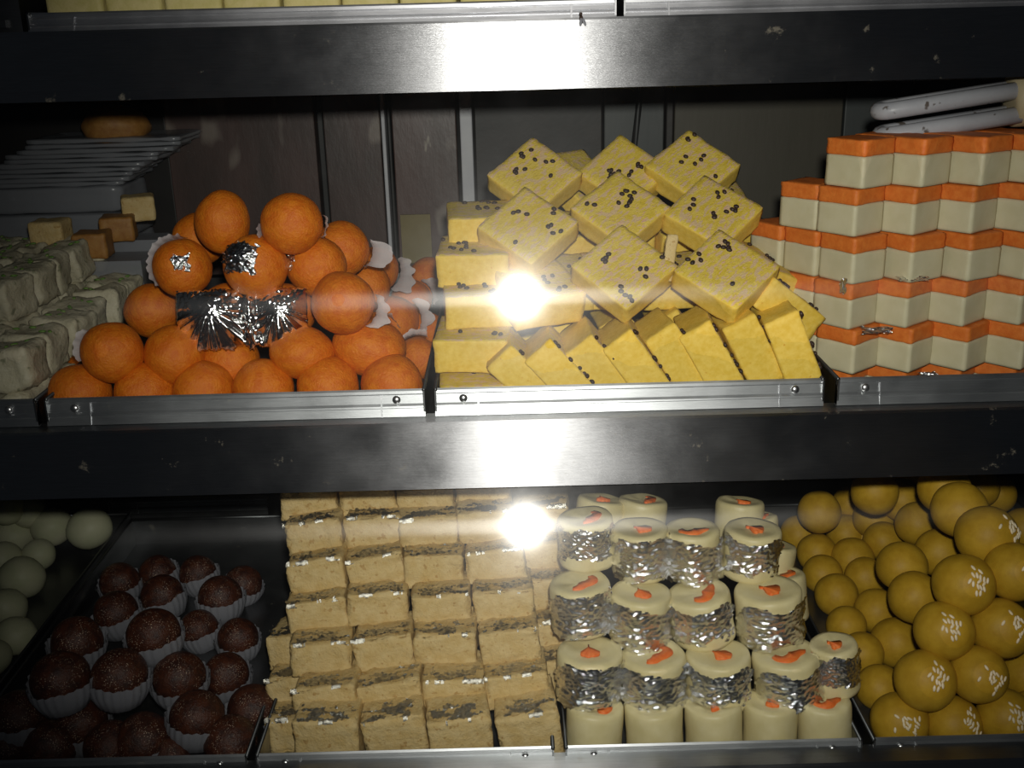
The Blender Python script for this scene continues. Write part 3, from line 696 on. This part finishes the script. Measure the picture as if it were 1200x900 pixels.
# nearest corner of the first block of the top layer stands at (.2475, .745)
for ly in range(1, 7):
    z = -.1135 - .0340 * (ly - 1); hs = 1.0
    if ly == 6: z = UF + .0015; hs = .35
    for dep in range(0, 4):
        for i in range(0, 5):
            vis = dep == 0 or (dep == 1 and ly == 1 and i >= 1) or (dep in (1, 2, 3) and i == 0 and ly >= dep + 1) 
            if not vis: continue
            p = Vector((.2475, .746)) + Vector(off[ly]) + v1 * i + v2 * dep
            a = ph + R(yaw[ly] + random.uniform(-2, 2))
            c = Matrix.Rotation(a, 2) @ Vector((A / 2, A / 2))
            q = p + c; kk += 1
            if dep == 1 and ly == 1: q += Vector((.006, -.004))
            lb = f'orange-topped cream barfi in the {names[ly]} layer, ' + (('leftmost' if i == 0 else ORD[i + 1] + ' from the left') + ' of the front row' if dep == 0 else ORD[dep + 1] + ' one back' + ('' if i == 0 else f' behind the {ORD[i + 1]}') + (' along the left side' if i == 0 else ''))
            layered(q.x, q.y, z, a, lb, kk, hs)
# scraps of silver leaf on the layered barfi
def scrap(loc, w_, h_, seed, label, rot=(0, 0, 0)):
    me = leaf_patch('silver_scrap', lambda u, v: ((( u - .5) * w_, 0, (v - .5) * h_), (0, -1, 0)), 22, 14, .12, seed, MT['leaf'], .8, .0006, 500)
    o = link('silver_scrap', me); put(o, loc, rot); tag(o, label, 'silver leaf')
scrap((.2645, .7415, -.2145), .024, .007, 3, 'bright silver leaf scrap on the fifth layer of orange barfi', (R(-50), 0, 0))
scrap((.2390, .7440, -.1815), .006, .012, 6, 'small silver leaf scrap hanging at the corner of the fourth layer', (0, 0, R(-50)))
scrap((.3050, .7400, -.2495), .016, .006, 9, 'silver leaf fleck at the foot of the layered barfi', (R(-30), 0, 0))
scrap((.290, .7490, -.1790), .024, .006, 12, 'thin silver leaf fleck between the third and fourth orange layers', (R(-60), 0, 0))

# ------------------------------------------------------------------ tan barfi, stepped like stairs
TW, TD, TH = .0462, .046, .0265
tm = [block_mesh('barfi_block', TW, TD, TH, MT['tan'], .0016, .0017, 130, s + 100, 11, chip=.0055) for s in range(6)]
tm0 = [block_mesh('barfi_block', TW, TD, .047, MT['tan'], .0016, .0017, 130, s + 120, 11, chip=.0055) for s in range(2)]
def edge_leaf(seed, zt, n=40):
    def fn(u, v):
        x = (u - .5) * TW * .98; t = v * .022
        if t < .001: return (x, -TD / 2 - .0012, zt - .0012 + t), (0, -1, 0)
        return (x, -TD / 2 + (t - .0035), zt + .0012), (0, 0, 1)
    return leaf_patch('silver_leaf', fn, n, 24, .52, seed, MT['leafsoft'], 1.8, .0011, 420, True)
tl = [edge_leaf(s, TH) for s in range(13)]; tl0 = [edge_leaf(s + 20, .047) for s in range(4)]
lean_t = R(-5)
def tan_block(x, y, z, rz, label, k, tall=False, leaf=True):
    """(x, y, z): the middle of the upper front edge."""
    o = link('barfi_block', (tm0 if tall else tm)[k % (2 if tall else 6)]); h = .047 if tall else TH
    e = Euler((lean_t + R(random.uniform(-3, 3)) if not tall else 0, R(random.uniform(-9, 1)), rz)); top = e.to_matrix() @ Vector((0, -TD / 2, h))
    put(o, Vector((x, y, z)) - top, tuple(e), (random.uniform(.95, 1.01), 1, random.uniform(.97, 1.04))); tag(o, label, 'sweet', 'tan barfi stairs')
    if leaf: l = link('silver_leaf', (tl0 if tall else tl)[k % (4 if tall else 13)], o); tag(l, 'crinkled silver leaf along the top edge', kind='stuff')
    return o
kk = 0
for j in range(7):
    for i in range(4):
        kk += 1
        x = -.1385 + .0472 * i - .0052 * j + random.uniform(-.0012, .0012); y = .634 + .0282 * j + random.uniform(-.002, .002) + .002 * (i % 2)
        z = -.4665 + .0192 * j + random.uniform(-.0012, .0012) + .0016 * (i - 1.5)
        col = ['leftmost', 'second', 'third', 'fourth'][i]; row = 'the lowest step' if j == 0 else 'the topmost step' if j == 6 else f'the {ORD[j + 1]} step up'
        tan_block(x, y, max(z, LF + .0485) if j == 0 else z, R(random.uniform(-4, 4) + 2), f'tan barfi block with silvered edge, {col} column, {row}', kk, j == 0)
for j in range(1, 6):
    tan_block(.0215 - .0040 * j + .018, .668 + .028 * j, -.4725 + .0185 * j, R(random.uniform(-6, 6)), f'tan barfi block in the narrow column beside the rolls, step {ORD[j]}', j + 2)
for j in range(0, 3):
    tan_block(-.1660 - .004 * j, .662 + .030 * j, max(-.476 + .016 * j, LF + .03), R(random.uniform(-6, 6)), f'tan barfi block half hidden beside the gulab jamuns, {ORD[j + 1]} from the front', j + 4)

# ------------------------------------------------------------------ cream rolls with silver leaf
RH, RR = .038, .0210
def roll_mesh(seed):
    b = MB(); seg = 36; vs, fs = [], []
    prof = [(.2, .0005), (.85, 0), (.97, .0012), (1, .004), (1, .012), (1.01, .020), (1.0, .028), (1, RH - .005), (.985, RH - .0022), (.93, RH - .0004), (.75, RH - .0002), (.45, RH - .0012), (.15, RH - .0016)]
    for r, z in prof:
        for k in range(seg):
            a = 2 * math.pi * k / seg; p = Vector((r * RR * math.cos(a), r * RR * math.sin(a), z))
            w_ = 1 + .07 * noise.noise(Vector((math.cos(a) * 1.1 + seed * 4, math.sin(a) * 1.1, z * 14))) - .045 * math.exp(-((z - .017) / .007) ** 2) + .015 * noise.noise(p * 220 + Vector((seed, 0, 0)))
            vs.append((p.x * w_, p.y * w_, z + .0016 * noise.noise(Vector((math.cos(a) + seed, math.sin(a), 8)))))
    for i in range(len(prof) - 1):
        for k in range(seg):
            k2 = (k + 1) % seg; fs.append((i * seg + k, i * seg + k2, (i + 1) * seg + k2, (i + 1) * seg + k))
    fs.append(tuple(range(seg - 1, -1, -1))); fs.append(tuple(range((len(prof) - 1) * seg, len(prof) * seg)))
    b.add(vs, fs); return b.mesh('cream_roll', MT['roll'], True)
def fill_mesh(seed, kind):
    b = MB(); rr = random.Random(seed); n = 16; top, bot = [], []
    for i in range(n + 1):
        t = i / n; a = R(-150) + R(120) * t if kind == 0 else R(-140) + R(90) * t
        rad = (.0108 if kind == 0 else .005) * (1 + .15 * math.sin(t * 7 + seed)); wd = (.0040 if kind == 0 else .0066) * math.sin(math.pi * min(1, max(0, .08 + .84 * t))) ** .6
        wd *= 1 + .25 * noise.noise(Vector((t * 6, seed, 0)))
        top += [((rad + wd) * math.cos(a), (rad + wd) * math.sin(a) + .003, RH + .0004), ((rad - wd) * math.cos(a), (rad - wd) * math.sin(a) + .003, RH + .0004)]
    vs = top + [(x, y, z - .0026) for x, y, z in top]; o = len(top); fs = []
    for i in range(n):
        a, c, d, e = 2 * i, 2 * i + 1, 2 * i + 3, 2 * i + 2
        fs += [(a, e, d, c), (a + o, c + o, d + o, e + o), (a, a + o, e + o, e), (c, d, d + o, c + o)]
    fs += [(0, 1, 1 + o, o), (2 * n, 2 * n + o, 2 * n + 1 + o, 2 * n + 1)]
    b.add(vs, fs); return b.mesh('filling', MT['filling'], True)
def roll_leaf(seed, a0, a1, z0, z1, thr):
    def fn(u, v):
        a = R(a0 + (a1 - a0) * u); z = RH * (z0 + (z1 - z0) * v)
        k = 1.045 - .045 * math.exp(-((z - .017) / .007) ** 2) + .03 * noise.noise(Vector((a * 1.5, z * 60, seed)))
        return (RR * k * math.cos(a), RR * k * math.sin(a), z), (math.cos(a), math.sin(a), 0)
    return leaf_patch('silver_leaf', fn, 60, 44, thr, seed, MT['leaf'], .7, .0010, 240)
rm_ = [roll_mesh(s) for s in range(4)]; fm = [fill_mesh(s, s % 2) for s in range(4)]
rl = [roll_leaf(1, -172, -8, .05, 1.0, .14), roll_leaf(2, -172, -8, -.02, .95, .12), roll_leaf(3, -165, -30, .18, 1.0, .18), roll_leaf(4, -172, -5, .0, .92, .12), roll_leaf(5, -160, -25, .25, 1.0, .14)]
RC = 0
def roll(x, y, z, r, lean_, yaw_, side, label, leaf=True, hs=1.0):
    """(x, y, z): the middle of the roll."""
    global RC
    k = RC; RC += 1; sc = r / RR
    e = Matrix.Rotation(side, 3, 'Y') @ Matrix.Rotation(-lean_, 3, 'X') @ Matrix.Rotation(yaw_, 3, 'Z')
    o = link('cream_roll', rm_[k % 4]); put(o, Vector((x, y, z)) - e @ Vector((0, 0, RH * hs / 2)), tuple(e.to_euler()), (sc, sc, hs)); tag(o, label, 'sweet', 'cream rolls')
    fl = link('filling', fm[k % 4], o); tag(fl, 'orange filling showing at the cut end')
    fl.rotation_euler = (0, 0, R(40) + random.uniform(-.6, .6))
    if leaf: l = link('silver_leaf', rl[k % 5], o); tag(l, 'torn crinkled silver leaf'); l.rotation_euler = (0, 0, -yaw_)
ROLLS = [(1, 0, 0.0521, 0.6304, -0.4638, 0.0209), (1, 1, 0.0939, 0.63, -0.4649, 0.0209), (1, 2, 0.1356, 0.6301, -0.4648, 0.0203), (1, 3, 0.1756, 0.6305, -0.4635, 0.0194), (1, 4, 0.2144, 0.6313, -0.4611, 0.0197), (2, 0, 0.0503, 0.668, -0.446, 0.0239), (2, 1, 0.0967, 0.6668, -0.4495, 0.0236), (2, 2, 0.1444, 0.6664, -0.4506, 0.0236), (2, 3, 0.1941, 0.6664, -0.4507, 0.0242), (2, 4, 0.2289, 0.6681, -0.4457, 0.0174), (3, 0, 0.0463, 0.697, -0.4065, 0.0224), (3, 1, 0.0903, 0.6943, -0.4148, 0.0228), (3, 2, 0.1358, 0.6939, -0.4159, 0.024), (3, 3, 0.1851, 0.6943, -0.4147, 0.0246), (4, 0, 0.0526, 0.7303, -0.3702, 0.0214), (4, 1, 0.0939, 0.7273, -0.3792, 0.0217), (4, 2, 0.134, 0.7269, -0.3802, 0.0214), (4, 3, 0.1781, 0.7266, -0.3813, 0.0217)]
colw = ['leftmost', 'second', 'third', 'fourth', 'rightmost']
for row, col, x, y, z, r in ROLLS:
    if row == 1: x, y, z = x * 1.022, .6300 + r, LF + .0014 + RH * 1.18 / 2
    nm = {1: 'lowest row standing behind the lip', 2: 'second row up', 3: 'third row up', 4: 'topmost row'}[row]
    c = colw[col] if not (row != 1 and col == 4) else 'rightmost and deepest'
    lf = row > 1
    roll(x, y, z, r, R(3 if row == 1 else 2), random.uniform(-.35, .35), R(random.uniform(-4, 3) - (5 if row in (2, 3) and col > 1 else 0)), f'cream roll {"wrapped in silver leaf" if lf else "without leaf"}, {c} in the {nm}', lf, 1.18 if row == 1 else 1.0)
for k, (x, y, z, r, lb) in enumerate([(.2110, .752, -.436, .0190, 'small cream roll end low on the flank toward the pedas'), (.2060, .775, -.421, .0190, 'small cream roll end midway up the flank toward the pedas'), (.2000, .799, -.407, .0185, 'small cream roll end highest on the flank toward the pedas'),
    (.069, .800, -.388, .0205, 'unleafed cream roll behind the topmost row at its start'), (.103, .800, -.390, .0205, 'unleafed cream roll behind the second topmost silver roll'), (.185, .800, -.394, .020, 'unleafed cream roll behind the rightmost topmost silver roll')]):
    roll(x, y, z, r, R(10), random.uniform(-.4, .4), R(random.uniform(-6, 10)), lb, False)

# ------------------------------------------------------------------ pale milk cakes on the left
km = [block_mesh('milk_cake', .0385, .040, .031, MT['kala'], .004, .0034, 80, s + 140, 9, chip=.003) for s in range(6)]
pn = MB()
for k in range(5):
    rr = random.Random(k); pn.ell((rr.uniform(-.012, .012), rr.uniform(-.014, .012), .0313), .003, .0016, .001, Matrix.Rotation(rr.uniform(0, 3), 3, 'Z'), 7, 5)
pnm = pn.mesh('pistachio_slivers', MT['pist'], True)
kk = 0
for i in range(4):
    for j in range(7):
        top = 2 if i == 0 else 3
        if i == 1 and j < 2: top = 2
        x, y = -.3585 - .0405 * i, .7365 + .0425 * j
        if x / (y * .948 + .07) < -.50 : continue
        for ly in range(top):
            if ly < top - 1 and not (j == 0 or i == 0 or (i == 1 and ly == top - 2)): continue
            kk += 1
            o = link('milk_cake', km[kk % 6]); put(o, (x + random.uniform(-.0025, .0025), y + random.uniform(-.002, .002), UF + .0013 + .0312 * ly), (R(random.uniform(-6, 6)), R(random.uniform(-6, 6)), R(random.uniform(-12, 12))))
            tag(o, f'pale milk cake, {ORD[i + 1]} column from laddus, {ORD[j + 1]} from lip, layer {["one", "two", "three"][ly]}', 'sweet', 'pale milk cakes')
            if ly == top - 1: p = link('pistachio_slivers', pnm, o); tag(p, 'green pistachio slivers', kind='stuff'); p.rotation_euler = (0, 0, kk * 1.3)
# browned cubes on the cakes
bq = block_mesh('browned_cube', .031, .030, .024, MT['brown'], .003, .001, 120, 33)
by = block_mesh('browned_cube', .031, .030, .024, [MT['tan']], .003, .001, 120, 34)
for k, (px, py, me, lb) in enumerate([(-.4230, .985, by, 'golden-sided sweet cube on the milk cakes nearest the plastic packets'), (-.3860, .985, bq, 'browned sweet cube beside the golden-sided cube'), (-.3730, 1.020, bq, 'browned sweet cube standing in front of the brown back panel'), (-.360, 1.045, by, 'pale yellow sweet cube against the brown back panel')]):
    z = -.182 if k == 0 else -.194 if k == 1 else -.185 if k == 2 else -.17
    o = link('browned_cube', me); put(o, (px, py, z), (0, 0, R(6 * k))); tag(o, lb, 'sweet', 'browned cubes at the rear')
b = MB(); b.box(-.405, -.338, .968, 1.013, UF + .0015, -.195); o = b.build('sweet_box', MT['wrap']); tag(o, 'plastic wrapped box under the browned cubes', 'box')
b = MB(); b.box(-.385, -.3385, 1.0225, 1.06, UF + .0015, -.186); o = b.build('sweet_box', MT['wrap']); tag(o, 'plastic wrapped box against the brown back panel', 'box')
# stack of plastic wrapped packets stepping up to the right
pk = [block_mesh('wrapped_packet', .15, .085, .0262, MT['wrap'], .004, .0022, 50, s + 160, 8) for s in range(2)]
pt = [block_mesh('wrapped_packet', .15, .085, .0046, MT['wrap'], .0018, .0016, 60, s + 165, 9) for s in range(3)]
for k in range(15):
    big = k < 5; z = UF - .0012 + (.0265 * k if big else .1325 + .0046 * (k - 5))
    o = link('wrapped_packet', pk[k % 2] if big else pt[k % 3]); put(o, (-.455 + (0 if big else .0070 * (k - 5)) + random.uniform(-.003, .003), 1.108 + random.uniform(-.003, .003), z), (0, 0, R(random.uniform(-3, 3))))
    tag(o, f'{"thick" if big else "thin"} plastic wrapped sweet packet, number {["one", "two", "three", "four", "five", "six", "seven", "eight", "nine", "ten", "eleven", "twelve", "thirteen", "fourteen", "fifteen"][k]} up the stepped pile', 'packet', 'stepped pile of wrapped packets')
o = link('wrapped_bun', ball_mesh('wrapped_bun', .030, MT['brown'], 9, .10, 4, 0, (1.1, 1, .75))); put(o, (-.392, 1.105, UF - .0012 + .166 + .020))
tag(o, 'round browned bun in plastic on top of the wrapped packets', 'sweet')
# cardboard piece and hanging wire at the back
b = MB(); b.box(-.1145, -.0825, 1.136, 1.139, UF + .031, -.187); o = b.build('cardboard_piece', MT['card']); tag(o, 'small plain cardboard piece leaning at the back by the laddus', 'cardboard')
b = MB(); b.tube([(.139, 1.13, -.008), (.139, 1.128, -.05), (.137, 1.126, -.085), (.133, 1.125, -.12), (.131, 1.125, -.20), (.131, 1.125, -.268)], .0032, 10); o = b.build('cable', MT['rubber'], None, True); tag(o, 'black cable hanging down the grey back panel', 'cable')

# ------------------------------------------------------------------ unlit compact lamp at the right
lamp = tag(empty('compact_lamp', (.372, .80, -.060), (0, R(-8), R(-4))), 'unlit dusty four-tube compact lamp lying above the layered barfi', 'lamp')
for k, (dy, dz) in enumerate(((-.009, .008), (-.009, -.0095))):
    b = MB(); y0, y1 = dy, dy + .018
    pts = [(0, y0, dz)] + [(-.088, y0, dz)] + [(-.0925, y0 + .001, dz), (-.0955, y0 + .004, dz), (-.0965, y0 + .009, dz), (-.0955, y1 - .004, dz), (-.0925, y1 - .001, dz), (-.088, y1, dz)] + [(0, y1, dz)]
    b.tube([Vector(p) for p in pts], .0063, 12); b.build('bent_tube', MT['tube'], lamp, True)
b = MB(); b.lathe([(.012, -.004), (.0185, -.003), (.0195, .004), (.0195, .016), (.021, .018), (.021, .036), (.016, .040), (.016, .070)], 28, M=Matrix.Rotation(R(90), 4, 'Y')); b.build('socket', MT['socket'], lamp, True)
b = MB(); b.box(.048, .064, -.006, .006, .010, .062); b.build('bracket', MT['darksteel'], lamp)

# ------------------------------------------------------------------ a fly on the upper steel band
fly = tag(empty('fly', (.0525, .7555, .0035), (R(-20), 0, R(20))), 'small dark fly sitting on the edge of the upper steel band', 'insect')
b = MB(); b.ell((0, -.001, 0), .0014, .0014, .0030, None, 10, 7); b.ell((0, -.0012, .0034), .0012, .0012, .0011, None, 8, 6); b.build('fly_torso', MT['fly'], fly, True)
for s in (-1, 1):
    b = MB(); b.ell((s * .0012, -.0022, -.0022), .0011, .0002, .0030, Matrix.Rotation(s * -.3, 3, 'Y'), 8, 5); b.build('wing', MT['wrap'], fly, True)

# ------------------------------------------------------------------ lift everything to its height above the floor
for o in list(COL.objects):
    if o.parent is None and o.type not in ('CAMERA', 'LIGHT'): o.location.z += ZC
